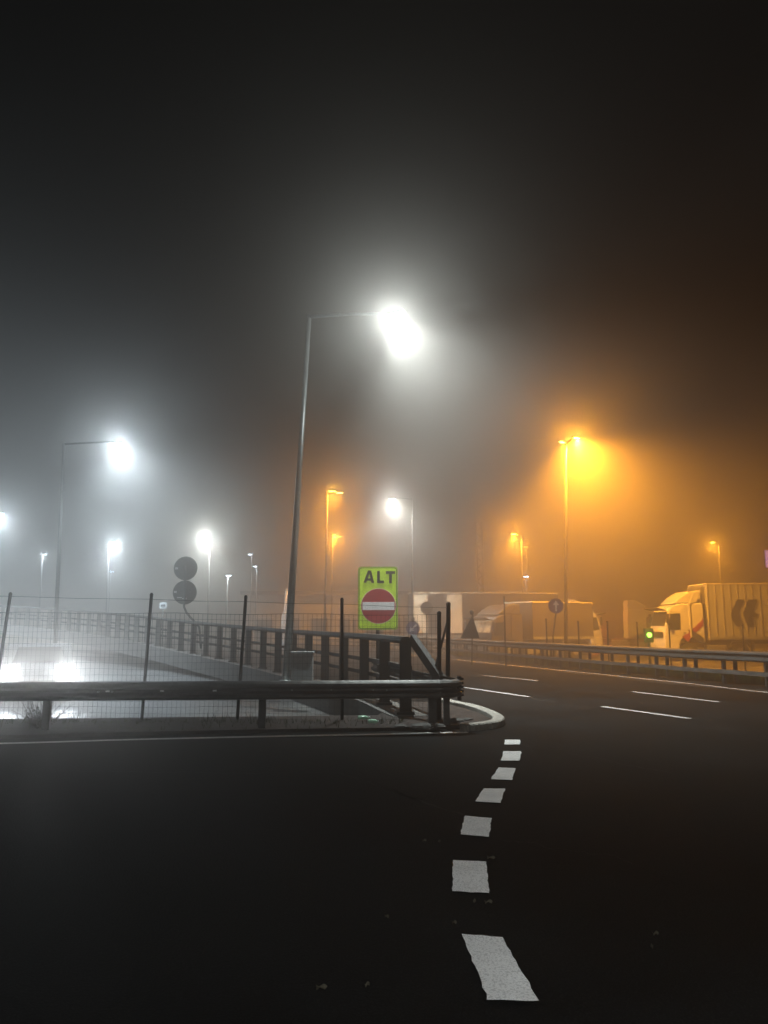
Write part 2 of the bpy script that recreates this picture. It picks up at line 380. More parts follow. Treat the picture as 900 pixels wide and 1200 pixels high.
for px in (135, 197, 257, 345, 390):
    t = (px - 450) / F; d = A1 - A0; s_ = (t * A0.y - A0.x) / (d.x - t * d.y); p = A0 + d * s_ - g.location
    MB().box(p + Vector((0, -.035, .605)), (.055, .012, .022) if px < 300 else (.02, .012, .02)).build('reflector', 'bolt' if px < 300 else 'steel_light', g)
for s_ in (.32, .62, .93):
    p = A0.lerp(A1, s_) - g.location; mm = MB()
    for dx in (-.1, .1):
        for z in (.52, .60, .69): MB().tube([p + Vector((dx, -.03, z)), p + Vector((dx, -.075, z))], .012, 8).build('bolt', 'steel_light', g)
for px in (62, 310):
    t = (px + 9 - 450) / F; d = A1 - A0; s_ = (t * A0.y - A0.x) / (d.x - t * d.y); p = A0 + d * s_; u = d.normalized() * .16
    MB().sweep([p - g.location - u + Vector((0, -.004, .47)), p - g.location + u + Vector((0, -.004, .47))], WB, 1).build('lap_joint', 'steel', g)
# round nose that joins the two rails
nose = smooth([A1, A1 + Vector((.18, .05, 0)), A1 + Vector((.27, .22, 0)), A1 + Vector((.22, .6, 0)), A1 + Vector((-.02, 1.3, 0)), Vector((.35, 14.6, 0)), Vector((-.3, 17, 0))], 5)
wbeam(rel(g, nose), .47, 1).build('end_beam', 'steel', g)
for p in (A1 + Vector((.12, .3, 0)), A1 + Vector((0, 1.0, 0)), Vector((.45, 13.8, 0)), Vector((-.1, 16, 0))):
    MB().box(p - g.location + Vector((0, .0, .33)), (.09, .12, .8)).build('post', 'steel', g)
mm = MB()
for z in (.5, .56, .62, .68, .74): mm.tube([A1 + Vector((.33, .22, z)) - g.location, A1 + Vector((.38, .22, z)) - g.location], .02, 8)
mm.box(A1 + Vector((.32, .28, .6)) - g.location, (.05, .16, .36)); mm.build('end_bracket', 'darksteel', g)

# far double guardrail
g2 = empty('guardrail', (8.15, 23.2, 0), label='long double guardrail curving along the far side of the motorway', cat='guardrail')
pa = rel(g2, GB)
wbeam(pa, .62, -1).build('rail_beam', 'steel_far', g2)
MB().sweep(pa, [(0, .27), (.05, .27), (.05, .38), (0, .38)], -1).build('lower_rail', 'steel_far', g2)
MB().sweep([p + Vector((.42, .12, 0)) for p in pa], WB and [(0, .60), (.04, .60), (.04, .84), (0, .84)], 1).build('rear_rail_beam', 'steel_far', g2)
pp = lerp_path([p for p in GB if p.y < 62], 1.35)
for p in pp:
    q = p - g2.location
    mm = MB(); mm.box(q + Vector((.07, .02, .30)), (.09, .09, .9)); mm.box(q + Vector((.44, .14, .24)), (.08, .08, 1.0)); mm.bar(q + Vector((.07, .02, .75)), q + Vector((.44, .14, .75)), .06, .08)
    mm.build('post', 'steel_far' if False else 'steel', g2)

# parapet C
g3 = empty('bridge_barrier', CB[5] * 1.0, label='tall steel bridge parapet with thick posts climbing the ramp behind the fence', cat='barrier')
cp = rel(g3, [p for p in CB if p.y > 12.95])
MB().sweep(cp, [(-.07, 1.24), (.07, 1.24), (.09, 1.29), (.07, 1.36), (-.07, 1.36), (-.09, 1.29)]).build('top_rail', 'darksteel', g3)
MB().sweep([p + Vector((0, 0, 0)) for p in cp], [(.06, .50), (.14, .50), (.16, .58), (.06, .58)]).build('lower_rail', 'darksteel', g3)
MB().sweep(cp, [(.06, .78), (.12, .78), (.12, .86), (.06, .86)]).build('middle_rail', 'darksteel', g3)
ccp = lerp_path([p for p in CB if p.y > 12.95], 1.5)[:38]
for p in ccp:
    q = p - g3.location
    mm = MB(); mm.box(q + Vector((0, 0, .64)), (.20, .05, 1.28)); mm.box(q + Vector((-.09, 0, .64)), (.02, .14, 1.28)); mm.box(q + Vector((.09, 0, .64)), (.02, .14, 1.28)); mm.box(q + Vector((0, 0, .08)), (.3, .26, .04))
    mm.build('post', 'darksteel' if p.y < 25 else 'concrete', g3)  # far posts paler: the fog fade is put into their colour
top = at(483, 748, 13.0); bot = at(517, 797, 12.2)
MB().bar(top - g3.location, bot - g3.location, .10, .16).build('sloped_end_plate', 'steel_far', g3)

# ------------------------------------------------------------------ mesh fence
FY = 12.3
fg = empty('wire_fence', (-2, FY, 0), label='see-through welded wire mesh fence on dark posts behind the near guardrail', cat='fence')
def fx(px): return (px - 450) / F * FY
FX0, FX1 = -14.0, fx(516)
posts = [(fx(-175), .0, .03), (fx(3), fx(14.5) - fx(3), 2.06), (fx(174.5), fx(179) - fx(174.5), 2.05), (fx(283), fx(289) - fx(283), 2.01), (fx(402.5), fx(401) - fx(402.5), 1.97)]
def fpost(x0, x1, zt, name='post', r=.027):
    mm = MB(); a = Vector((x0 + 2, 0, -.05)); b = Vector((x1 + 2, 0, zt)); mm.tube([a, a.lerp(b, .985), b + Vector((0, 0, .01)), b + Vector((0, 0, .035))], [r, r, r * 1.1, r * .5], 8)
    return mm.build(name, 'darksteel', fg)
for x0, dx, zt in posts:
    zt = 2.04 if zt < .5 else zt
    fpost(x0, x0 + dx, zt)
fpost(fx(522), fx(525), 1.9, r=.036); fpost(fx(513), fx(514), 1.75, r=.034)
MB().bar(Vector((fx(505) + 2, .06, .65)), Vector((fx(524) + 2, .06, 1.62)), .035).build('brace', 'darksteel', fg)
def ztop(x): return 1.80 + (x - FX0) / (FX1 - FX0) * -.08
mesh = MB(); x = FX0
while x < FX1:
    mesh.bar((x + 2, -.03, .03), (x + 2, -.03, ztop(x)), .0036); x += .075
nx = 17
for k in range(nx + 1):
    f = k / nx
    n = 24
    pts = []
    for i in range(n + 1):
        xx = FX0 + (FX1 - FX0) * i / n
        pts.append(Vector((xx + 2, -.034, .05 + (ztop(xx) - .05) * f + .012 * math.sin(i * 1.7 + k))))
    for a, b in zip(pts, pts[1:]): mesh.bar(a, b, .0036 if k < nx else .007)
mesh.build('wire_mesh', 'wire', fg)
tw = MB()
pts = [Vector((FX0 + 2, 0, 2.05)), Vector((fx(8) + 2, 0, 2.03)), Vector((fx(178) + 2, 0, 1.98)), Vector((fx(288) + 2, 0, 1.94)), Vector((fx(401) + 2, 0, 1.90)), Vector((fx(525) + 2, 0, 1.84))]
for a, b in zip(pts, pts[1:]):
    m_ = a.lerp(b, .5) - Vector((0, 0, .012)); tw.tube([a, m_, b], .0035, 5)
tw.build('top_wire', 'wire', fg)
MB().box(((FX0 + FX1) / 2 + 2, .05, -.22), (FX1 - FX0 + .3, .18, .52)).build('footing', 'concrete', fg)

# ------------------------------------------------------------------ lamps
def light(kind, loc, col, power, parent=None, rad=.12, spot=None, blend=1.0, direc=None, name='lamp_light'):
    ld = bpy.data.lights.new(name, kind); ld.color = col; ld.energy = power; ld.shadow_soft_size = rad
    if spot: ld.spot_size = R(spot); ld.spot_blend = blend
    o = bpy.data.objects.new(name, ld); COL.objects.link(o); o.location = loc
    if direc is not None: o.rotation_euler = Vector(direc).to_track_quat('-Z', 'Y').to_euler()
    if parent: o.parent = parent
    return o
def street_lamp(base, toppt, heads, lens, lcol, power, label, group, tilt=(0, -.0, -1), spot=150, side_frac=.035, r=(.075, .04), steel='steel_light', rad=.06, hs=.8):
    """base: foot; toppt: top of the pole; heads: list of (position of the lamp head, brightness share)"""
    base = Vector(base); root = empty('street_lamp', base, label=label, cat='street lamp', group=group)
    t = Vector(toppt) - base
    MB().tube([(0, 0, -.05), t * .5, t], [r[0], (r[0] + r[1]) / 2, r[1]], 12).build('pole', steel, root)
    MB().tube([(0, 0, -.05), (0, 0, .25)], r[0] * 1.35, 12).build('pole_collar', steel, root)
    for hp, share in heads:
        h = Vector(hp) - base
        d = (h - t); 
        if d.length > .4: MB().tube([t - Vector((0, 0, .05)), t + d * .5 + Vector((0, 0, .04)), h - d.normalized() * .2 + Vector((0, 0, .07))], [r[1] * .9, r[1] * .75, r[1] * .6], 8).build('arm', steel, root)
        dn = Vector((d.x, d.y, 0)); dn = dn.normalized() if dn.length > .1 else Vector((1, 0, 0))
        ang = math.atan2(dn.y, dn.x); rot = Matrix.Rotation(ang, 3, 'Z')
        hm = MB().box(h + Vector((0, 0, .07)), (.62 * hs, .26 * hs, .09), rot, .025).build('lamp_head', steel, root)
        MB().box(h + Vector((0, 0, .012)), (.46 * hs, .2 * hs, .03), rot).build('lens', lens, hm)
        if share > 0:
            light('SPOT', h - Vector((0, 0, .09)), lcol, power * share, root, rad, spot, 1.0, tilt)
            if side_frac: light('POINT', h - Vector((0, 0, .09)), lcol, power * share * side_frac, root, rad)
    return root
P = 6.6
# the tall white lamp
b = Vector(((337 - 450) / F * 18.0, 18.0, .02)); tp = at(362.5, 369, 18.0); hd = at(461, 371, 16.8)
street_lamp(b, tp, [(hd, 1)], 'lamp_white', WHITE, 2700 * P, 'tallest street lamp with a white light on a long arm, above the green sign', None, tilt=(.60, .10, -1), spot=128, side_frac=.019, hs=1.0, r=(.10, .055))
# sodium lamp on the right
b = Vector(((659 - 450) / F * 38, 38, LOW)); tp = at(663, 519, 38)
street_lamp(b, tp, [(at(675.5, 513.5, 38.2), 1), (at(658.5, 518.5, 37.6), .10)], 'lamp_orange', ORANGE, 14000 * P, 'tall double headed sodium street lamp glowing orange beyond the motorway guardrail', 'sodium street lamps', tilt=(.30, -.05, -1), spot=156, side_frac=.011, r=(.10, .07), steel='darksteel')
def sodium(px, py, Y, base_px, power, label, two=None, **k):
    hd = at(px, py, Y); tp = at(base_px[1], py + 2, Y); b = Vector(((base_px[0] - 450) / F * Y, Y, LOW))
    hs = [(hd, 1)] + ([(at(two[0], two[1], Y), .1)] if two else [])
    return street_lamp(b, tp, hs, 'lamp_orange', ORANGE, power * 2.2 * P, label, 'sodium street lamps', steel='darksteel', **k)
sodium(389.5, 576, 44, (380.5, 384), 1700, 'orange street lamp just right of the tall white pole, higher of the pair', (398, 578))
sodium(391.5, 627, 66, (389, 389.5), 2400, 'orange street lamp just right of the tall white pole, lower of the pair', (398, 629))
sodium(602, 626, 60, (611, 611), 2600, 'bright distant orange street lamp above the long trailer')
sodium(616, 641, 72, (617, 617), 150, 'faint distant orange street lamp directly right of the bright one above the trailer')
sodium(835, 636, 68, (842, 842), 1900, 'distant orange street lamp above the white cab of the right truck')
def white(px, py, Y, base_px, power, label, lens='lamp_cool', col=COOL, z0=LOW, topx=None, **k):
    hd = at(px, py, Y); tp = at(topx if topx is not None else base_px, py - 1, Y); b = Vector(((base_px - 450) / F * Y, Y, z0))
    return street_lamp(b, tp, [(hd, 1)], lens, col, power * P, label, 'white street lamps in the fog', **{'steel': 'darksteel', **k})
white(459.5, 585, 46, 483, 2100, 'white street lamp hanging directly above the green sign, lower than the tall one', 'lamp_white', (.95, 1, .95), tilt=(.1, -.1, -1))
white(138, 520, 33, 71, 2600, 'white street lamp at upper left on an arm to the right of its pole', topx=75, tilt=(.35, .1, -1), r=(.10, .06))
white(240.5, 628, 55, 246, 4800, 'white street lamp glowing directly above the two round sign backs', 'lamp_white', WHITE)
white(135, 636, 62, 128, 5500, 'small white street lamp directly below the upper left one')
white(1, 603, 46, -12, 2800, 'white street lamp cut by the left edge of the picture')
white(52, 650, 66, 50, 700, 'tiny white lamp low in the fog near the left edge')
white(131, 670, 72, 130, 60, 'faintest white lamp low in the fog under the small white one')
white(268, 675, 56, 267, 130, 'small sharp white lamp right of the round sign backs', rad=.08)
white(293, 650, 66, 295, 80, 'higher of two tiny white lamps left of the tall pole')
white(299, 664, 62, 301, 60, 'lower of two tiny white lamps left of the tall pole')
white(616.5, 676, 60, 616, 70, 'small pinkish white lamp below the bright distant orange lamp', col=(1, .8, .75))
# lamps of the place outside the frame
white(-230, 500, 27, -290, 6500, 'white street lamp outside the picture on the left', tilt=(.25, .5, -1), spot=125)
white(-120, 640, 50, -130, 14000, 'far white street lamp outside the picture on the left', tilt=(.1, .2, -1))
sodium(1080, 560, 52, (1078, 1078), 6500, 'orange street lamp outside the picture on the right')
street_lamp((2.9, -2.6, 0), (2.8, -2.6, 5.4), [((1.6, -2.3, 5.4), 1)], 'lamp_white', (.95, 1, 1), 1700, 'white street lamp behind the camera beside the junction', None, tilt=(-.7, 6.3, -5.4), spot=66, side_frac=0)

fl_ = empty('added_fill_light', (4.35, -3.5, 6.0), label='added fill light behind the camera, aimed at the road sign', cat='added_fill_light')  # added unseen spotlight that brightens the road sign
aim = Vector((-.14, 17.0, 2.2)) - fl_.location
MB().box((0, 0, 0), (.3, .16, .24), bev=.02).build('housing', 'black', fl_); MB().box((0, .09, 0), (.26, .02, .2)).build('lens', 'lamp_white', fl_)
light('SPOT', (0, .16, 0), (.97, 1, .97), 12500, fl_, .04, 8.5, .6, aim, name='added_fill_beam')
# mast
rt = empty('mast', ((562 - 450) / F * 60, 60, LOW), label='thick dim lattice mast standing in the orange fog left of the bright lamp', cat='mast')
mh = at(562, 612, 60).z - LOW
mm = MB()
for sx, sy in ((-1, -1), (1, -1), (1, 1), (-1, 1)): mm.bar((sx * .24, sy * .24, 0), (sx * .2, sy * .2, mh), .12)
mm.build('legs', 'steel', rt)
mm = MB(); k = 0; z = 0
while z < mh - .5:
    s = 1 if k % 2 else -1
    for sx in (-1, 1): mm.bar((sx * .19, -.19 * s, z), (sx * .18, .19 * s, z + .5), .035); mm.bar((-.19 * s, sx * .19, z), (.19 * s, sx * .18, z + .5), .035)
    z += .5; k += 1
mm.build('bracing', 'steel', rt)

# ------------------------------------------------------------------ ALT sign
SY = 17.0
cx = (442.8 - 450) / F * SY; zt = at(443, 664, SY).z; zb = at(443, 738, SY).z
sw = 46.5 / F * SY; sh = zt - zb
s = empty('road_sign', (cx, SY, 0), label='yellow-green ALT sign with red no entry disc behind the mesh fence', cat='road sign')
def rrect(w, h, r, n=5, cxx=0, cz=0):
    o = []
    for (sx, sz, a0) in ((1, 1, 0), (-1, 1, 90), (-1, -1, 180), (1, -1, 270)):
        for k in range(n + 1):
            a = R(a0 + 90 * k / n); o.append((cxx + sx * (w / 2 - r) + r * math.cos(a), cz + sz * (h / 2 - r) + r * math.sin(a)))
    return o
def circ(r, n=48, cxx=0, cz=0): return [(cxx + r * math.cos(2 * math.pi * k / n), cz + r * math.sin(2 * math.pi * k / n)) for k in range(n)]
zc = (zt + zb) / 2
T = lambda y: Matrix.Translation((0, y, zc))
MB().prism(rrect(sw, sh, .07), .03, T(0)).build('plate', 'signback', s)
MB().prism(rrect(sw - .015, sh - .015, .065), .004, T(-.004)).build('yellow_edge', 'signgreen', s)
MB().prism(rrect(sw - .04, sh - .04, .06), .003, T(-.007)).build('border', 'signblack', s)
MB().prism(rrect(sw - .075, sh - .075, .05), .003, T(-.010)).build('face', 'signgreen', s)
px = sw / 46.5
def spx(x, y): return ((x - 442.8) * px, (701 - y) * px)
dc = spx(443.6, 710.3); dr = 20 * px
MB().prism(circ(dr + .012, 48, *dc), .003, T(-.013)).build('disc_rim', mat('sign_disc_rim', (.75, .7, .55), .5), s)
MB().prism(circ(dr, 48, *dc), .003, T(-.016)).build('disc', 'signred', s)
MB().prism([(dc[0] - 18.5 * px, dc[1] - 4.6 * px), (dc[0] + 18.5 * px, dc[1] - 4.6 * px), (dc[0] + 18.5 * px, dc[1] + 4.6 * px), (dc[0] - 18.5 * px, dc[1] + 4.6 * px)], .003, T(-.019)).build('bar', 'signwhite', s)
def P2(l): return [spx(x, y) for x, y in l]
let = MB()
TT = T(-.014)
for poly in ([(426.2, 683.2), (431.8, 669.2), (435.2, 669.2), (432.0, 677.9), (429.3, 683.2)], [(431.8, 669.2), (435.2, 669.2), (438.7, 683.5), (435.4, 683.5), (432.9, 673.6)]):
    pass
def quad(l): let.prism(P2(l), .004, TT)
quad([(426.0, 683.3), (431.3, 669.0), (433.0, 669.0), (433.0, 672.8), (429.3, 683.3)])
quad([(433.0, 672.8), (433.0, 669.0), (434.9, 669.0), (438.6, 683.5), (435.3, 683.5)])
quad([(430.0, 681.0), (431.0, 678.3), (434.3, 678.3), (434.9, 681.0)])
quad([(442.0, 669.5), (445.2, 669.5), (445.2, 680.8), (450.0, 680.8), (450.0, 683.8), (442.0, 683.8)])
quad([(452.2, 669.8), (463.0, 669.8), (463.0, 673.0), (459.2, 673.0), (459.2, 684.0), (456.0, 684.0), (456.0, 673.0), (452.2, 673.0)])
let.build('lettering', 'signblack', s)
MB().tube([(0, .05, -.1), (0, .05, zt - .1)], .045, 10).build('post', 'darksteel', s)
MB().box((0, .035, zc + .4), (sw * .8, .03, .05)).build('bracket', 'darksteel', s); MB().box((0, .035, zc - .4), (sw * .8, .03, .05)).build('bracket', 'darksteel', s)

# double round sign backs on a bent pole
Y = 30.8
s = empty('road_sign', at(233, 735, Y), label='two round grey sign backs one above the other on a bent pole', cat='road sign')
o0 = s.location.copy()
for (px_, py_), st in (((217.5, 666), [(-10.5, 0)]), ((216.5, 694.2), [(-11, -.5), (-6, 6), (0, 7)])):
    c = at(px_, py_, Y) - o0
    d_ = MB().prism(circ(13.9 / F * Y, 40), .03, Matrix.Translation(c)).build('sign_disc', 'signback', s)
    for k_, (ax, ay) in enumerate(st):
        MB().box(c + Vector((ax / F * Y, -.006, -ay / F * Y)), (.11 if k_ == 0 else .2, .008, .09 if k_ == 0 else .045)).build('sticker', 'signwhite', d_)
    MB().box(c + Vector((0, -.03, 0)), (.5, .03, .05)).build('bracket', 'signback', d_)
pl = [at(217.5, 663, Y), at(217, 700, Y), at(216, 711, Y), at(219, 718, Y), at(226, 726, Y), at(234, 735, Y), at(236, 760, Y)]
MB().tube([p - o0 + Vector((0, -.06, 0)) for p in pl], .045, 8).build('post', 'signback', s)
# small square white sign
Y = 34
s = empty('road_sign', at(191, 735, Y), label='small square white marker sign left of the round sign backs', cat='road sign'); o0 = s.location.copy()
c = at(191, 709.5, Y) - o0
MB().prism(rrect(.32, .28, .04), .02, Matrix.Translation(c)).build('plate', 'signwhite', s)
MB().prism([(-.09, -.045), (-.02, -.045), (-.02, .045), (-.09, .045)], .006, Matrix.Translation(c + Vector((0, -.006, 0)))).prism([(.02, -.045), (.09, -.045), (.09, .045), (.02, .045)], .006, Matrix.Translation(c + Vector((0, -.006, 0)))).build('marking', 'signback', s)
MB().tube([c + Vector((0, .04, -.1)), (0, .04, -1.2)], .03, 8).build('post', 'steel', s)

# round grey sign back right of ALT
def round_sign(px_, py_, rpx, Y, face, label, arrow=None, post_to=LOW, bend=0):
    c = at(px_, py_, Y); s = empty('road_sign', (c.x, Y, post_to), label=label, cat='road sign'); c = c - s.location
    d_ = MB().prism(circ(rpx / F * Y, 36), .03, Matrix.Translation(c)).build('sign_disc', face, s)
    if arrow:
        q = rpx / F * Y
        shp = [(-.12, -.72), (.12, -.72), (.12, .1), (.42, .1), (0, .72), (-.42, .1), (-.12, .1)]
        a = R(arrow); shp = [(q * (x * math.cos(a) - z * math.sin(a)), q * (x * math.sin(a) + z * math.cos(a))) for x, z in shp]
        MB().prism(shp, .006, Matrix.Translation(c + Vector((0, -.008, 0)))).build('arrow', 'signwhite', d_)
    MB().tube([(bend, .05, -.05), (bend, .05, c.z * .55), c + Vector((0, .05, -.3)), c + Vector((0, .05, .1))], .035, 8).build('post', 'steel', s)
    return s
round_sign(500, 712.5, 7.3, 40, 'signback', 'small round grey sign back between the green sign and the triangle')
round_sign(651.5, 710, 8.8, 31, 'signblue', 'round blue sign with white upward arrow beside the tall orange lamp pole', arrow=.001, bend=-.15)
rs = round_sign(484, 736, 8, 38, 'signblue', 'round blue sign with slanted white arrow and a beacon right of the green sign', arrow=135)
c = at(484, 727.5, 38) - rs.location
bm_ = MB(); bm_.tube([c + Vector((0, 0, -.05)), c + Vector((0, 0, .04)), c + Vector((0, 0, .14)), c + Vector((0, 0, .2))], [.06, .1, .1, .05], 10); bm_.build('beacon', 'black', rs)
# triangle back
Y = 30
s = empty('road_sign', ((551 - 450) / F * Y, Y, 0), label='dark triangular sign back with round beacon on top beside the far guardrail', cat='road sign'); o0 = s.location
tri = [at(539.5, 748, Y) - o0, at(562, 748, Y) - o0, at(553.5, 721, Y) - o0]
MB().prism([(p.x, p.z) for p in tri], .03, Matrix.Identity(4)).build('triangle', 'darksteel', s)
c = at(553, 717.5, Y) - o0
MB().tube([c + Vector((0, 0, -.1)), c + Vector((0, 0, -.03)), c + Vector((0, 0, .06)), c + Vector((0, 0, .1))], [.05, .09, .09, .04], 10).build('beacon', 'black', s)
MB().bar((0, .05, -.02), (.07, .05, c.z - .1), .05).build('post', 'darksteel', s)
MB().bar((.0, .05, .0), (.0, .55, -.02), .04).build('foot', 'darksteel', s)

# thin fence posts beyond the far guardrail
for px_, y0, lab in ((590, 700, 'thin marker post in front of the long dark trailer'), (638, 726, 'short thin marker post left of the tall orange lamp pole'), (675, 729, 'thin marker post right of the tall orange lamp pole'), (708.5, 729, 'thin marker post at the right end of the dark cab'), (743, 730, 'thin marker post left of the green signal'), (780, 732, 'thin marker post in front of the white truck cab'), (865, 733, 'thin marker post under the dark mark of the right trailer')):
    Y = 29; x = (px_ - 450) / F * Y; tz = at(px_, y0, Y).z
    s = empty('marker_post', (x, Y, LOW), label=lab, cat='post', group='thin posts beyond the far guardrail')
    MB().tube([(0, 0, -.05), (0, 0, tz - LOW)], .03, 8).build('shaft', 'darksteel', s); MB().tube([(0, 0, tz - LOW - .001), (0, 0, tz - LOW + .04)], .036, 8).build('cap', 'darksteel', s)

# green signal
Y = 33; c = at(761, 744, Y)
s = empty('traffic_signal', (c.x, Y, LOW), label='small signal showing a round green light in front of the white truck', cat='traffic light'); c = c - s.location
MB().box(c + Vector((0, .1, -.02)), (.40, .16, .62), bev=.03).build('housing', 'black', s)
MB().prism(circ(.11, 24), .03, Matrix.Translation(c + Vector((0, -.012, 0)))).build('green_lens', 'green_light', s)
MB().tube([(0, .1, 0), c + Vector((0, .1, -.3))], .06, 8).build('post', 'black', s)
light('POINT', c + Vector((0, -.15, 0)), (.2, 1, .1), 6, s, .1, name='signal_light')

# lit purple panel at the right edge
Y = 60; c = at(903, 655, Y)
s = empty('lit_sign', (c.x, Y, LOW), label='small lit purple panel on a pole at the right edge above the trailer', cat='lit sign'); c = c - s.location
MB().box(c, (.8, .15, 1.4)).build('panel', 'screen', s); MB().box(c + Vector((0, .11, 0)), (.95, .07, 1.5)).build('frame', 'black', s); MB().tube([(0, .2, 0), (0, .2, c.z)], .08, 8).build('pole', 'steel', s)

# cabinet
c0 = at(354, 796, 17.6)
s = empty('utility_cabinet', (c0.x, 17.6, 0), label='pale grey utility cabinet beside the foot of the tall lamp pole', cat='cabinet')
MB().box((0, 0, .47), (.50, .32, .88), bev=.01).build('body', 'cabinet', s)
MB().box((-.12, -.165, .47), (.22, .012, .8)).build('door', 'cabinet', s); MB().box((.125, -.165, .47), (.235, .012, .8)).build('door', 'cabinet', s)
MB().box((0, -.01, .93), (.54, .38, .035)).build('lid', 'cabinet', s); MB().box((0, 0, .0), (.5, .32, .1)).build('plinth', 'concrete', s)

# white pillar
Y = 50; s = empty('white_pillar', ((336.5 - 450) / F * Y, Y, LOW), label='slender white pillar with flared foot just left of the tall lamp pole', cat='pillar')
zt_ = at(336, 692, Y).z - LOW; zb_ = at(336, 720, Y).z - LOW
MB().tube([(0, 0, 0), (0, 0, zb_ * .96), (0, 0, zb_ + .25), (0, 0, zt_ * .9), (0, 0, zt_)], [.34, .3, .15, .13, .10], 12).build('shaft', 'signwhite', s)
MB().tube([(0, 0, zt_), (0, 0, zt_ + .12)], [.13, .05], 12).build('cap', 'signwhite', s)

# ------------------------------------------------------------------ trucks
def wheel(parent, x, y, r=.5, w=.3):
    o = MB().tube([(x, y - w / 2, r), (x, y - w / 2 + .04, r), (x, y + w / 2 - .04, r), (x, y + w / 2, r)], [r * .94, r, r, r * .94], 24).build('wheel', 'tyre', parent)
    MB().tube([(x, y - w / 2 - .012, r), (x, y - w / 2 + .04, r)], [r * .5, r * .58], 20).build('rim', 'rim', o)
    return o
def truck(loc, rz, label, group, mirror=False, x0=2.95, cab='cabwhite', box='trailer', ribs=True, L=13.6, mark=None, reefer=True, cabH=3.75, top=4.0, panels=None, screen='glass'):
    """local frame: nose at x=0, body runs to +x, near side at y=0, far side y=2.5"""
    r_ = empty('semi_truck' if L > 6 else ('box_truck' if L else 'truck_tractor'), loc, rz, label, 'truck', group)
    if mirror: r_.scale.x = -1
    W = 2.5
    T0 = Matrix.Translation((0, .04, 0))
    k = cabH / 3.75
    prof = [(.02, .32), (0, .75), (.02, 1.35), (.10, 1.9), (.30, 2.62), (.42, 2.82), (.85, 3.02), (2.25, 3.05), (2.28, .95), (1.95, .95), (1.86, 1.12), (1.62, 1.27), (1.30, 1.30), (1.0, 1.18), (.84, .95), (.80, .5), (.78, .32)]
    MB().prism([(x, z * k) for x, z in prof], W - .08, T0).build('cab', cab, r_, bevel=.06)
    MB().prism([(.62, 3.02 * k), (1.0, 3.36 * k), (1.55, 3.68 * k), (2.22, 3.76 * k), (2.24, 3.04 * k)], 2.1, Matrix.Translation((0, .2, 0))).build('roof_deflector', cab, r_, bevel=.07)
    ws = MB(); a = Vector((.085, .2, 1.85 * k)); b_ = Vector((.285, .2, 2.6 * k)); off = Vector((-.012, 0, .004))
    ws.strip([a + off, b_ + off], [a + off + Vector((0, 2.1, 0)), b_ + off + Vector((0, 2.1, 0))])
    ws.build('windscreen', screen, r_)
    MB().box((-.05, W / 2, 2.74 * k), (.5, W - .3, .05), Matrix.Rotation(R(14), 3, 'Y')).build('sun_visor', 'black', r_)
    sw_ = MB().prism([(.20, 1.66 * k), (.36, 2.5 * k), (.92, 2.52 * k), (.92, 1.62 * k)], .014, Matrix.Translation((0, .026, 0))).build('side_window', 'glass', r_)
    dr = MB().prism([(.22, 1.35 * k), (.36, 2.62 * k), (1.24, 2.68 * k), (1.24, 1.36 * k)], .006, Matrix.Translation((0, .034, 0))).build('door', cab, r_)
    MB().box((1.12, .02, 1.5 * k), (.14, .03, .04)).build('handle', 'black', dr)
    MB().box((.13, -.12, 2.25 * k), (.12, .2, .55), bev=.03).build('mirror', 'black', r_); MB().box((.13, W + .12, 2.25 * k), (.12, .2, .55), bev=.03).build('mirror', 'black', r_)
    MB().prism([(1.42, 1.3), (1.42, 3.0 * k), (1.75, 3.62 * k), (1.82, 3.62 * k), (1.50, 3.0 * k), (1.50, 1.3)], .05, Matrix.Translation((0, -.005, 0))).build('side_fairing', cab, r_)
    MB().box((-.01, W / 2, .52), (.1, W - .14, .42), bev=.03).build('bumper', 'cabgrey', r_)
    MB().box((-.005, W / 2, 1.38 * k), (.05, 1.8, .34)).build('grille', 'black', r_)
    for yy in (.28, W - .28): MB().box((-.07, yy, .56), (.04, .34, .2), bev=.01).build('headlight', 'glass', r_)
    MB().box((3.1, W / 2, .85), (3.6, .9, .22)).build('chassis', 'black', r_)
    MB().box((2.9, .3, .62), (1.1, .5, .55), bev=.05).build('fuel_tank', 'rim', r_)
    wheel(r_, 1.35, .2, .5); wheel(r_, 1.35, W - .2, .5); wheel(r_, 4.2, .22, .5, .36); wheel(r_, 4.2, W - .22, .5, .36)
    MB().tube([(3.62, .1, .75), (3.8, .1, 1.05), (4.2, .1, 1.14), (4.6, .1, 1.05), (4.8, .1, .75)], .05, 6).build('mudguard', 'cabgrey', r_)
    if not L: return r_
    h0, h1 = 1.18, top
    bx_ = MB().box((x0 + L / 2, W / 2, (h0 + h1) / 2), (L, W, h1 - h0)).build('cargo_box', box, r_)
    MB().box((x0 + L / 2, W / 2, h1 + .02), (L + .06, W + .06, .07)).build('roof_rail', 'cream_and_highlight', bx_)  # cream colour paints the bright highlight along the top edge
    MB().box((x0 + L / 2, -.012, h0 + .08), (L, .03, .16)).build('lower_rail', 'steel_light', bx_)
    if ribs:
        rb = MB(); xx = x0 + .03
        n = int(L / .42)
        for i in range(n + 1): rb.box((x0 + .03 + (L - .06) * i / n, -.012, (h0 + h1) / 2 + .08), (.045, .024, h1 - h0 - .28))
        rb.build('panel_ribs', 'trailer_rib' if box == 'trailer' else 'black', bx_)
    for pn in (panels or []):
        MB().box((x0 + (pn[0] + pn[1]) / 2, -.02, (h0 + h1) / 2 + .1), (pn[1] - pn[0], .03, h1 - h0 - .4)).build('pale_panel', 'cream_and_highlight', bx_)
    if reefer: MB().box((x0 - .12, W / 2, 3.45 * top / 4), (.22, 1.9, .95), bev=.03).build('cooling_unit', 'cabgrey', r_)
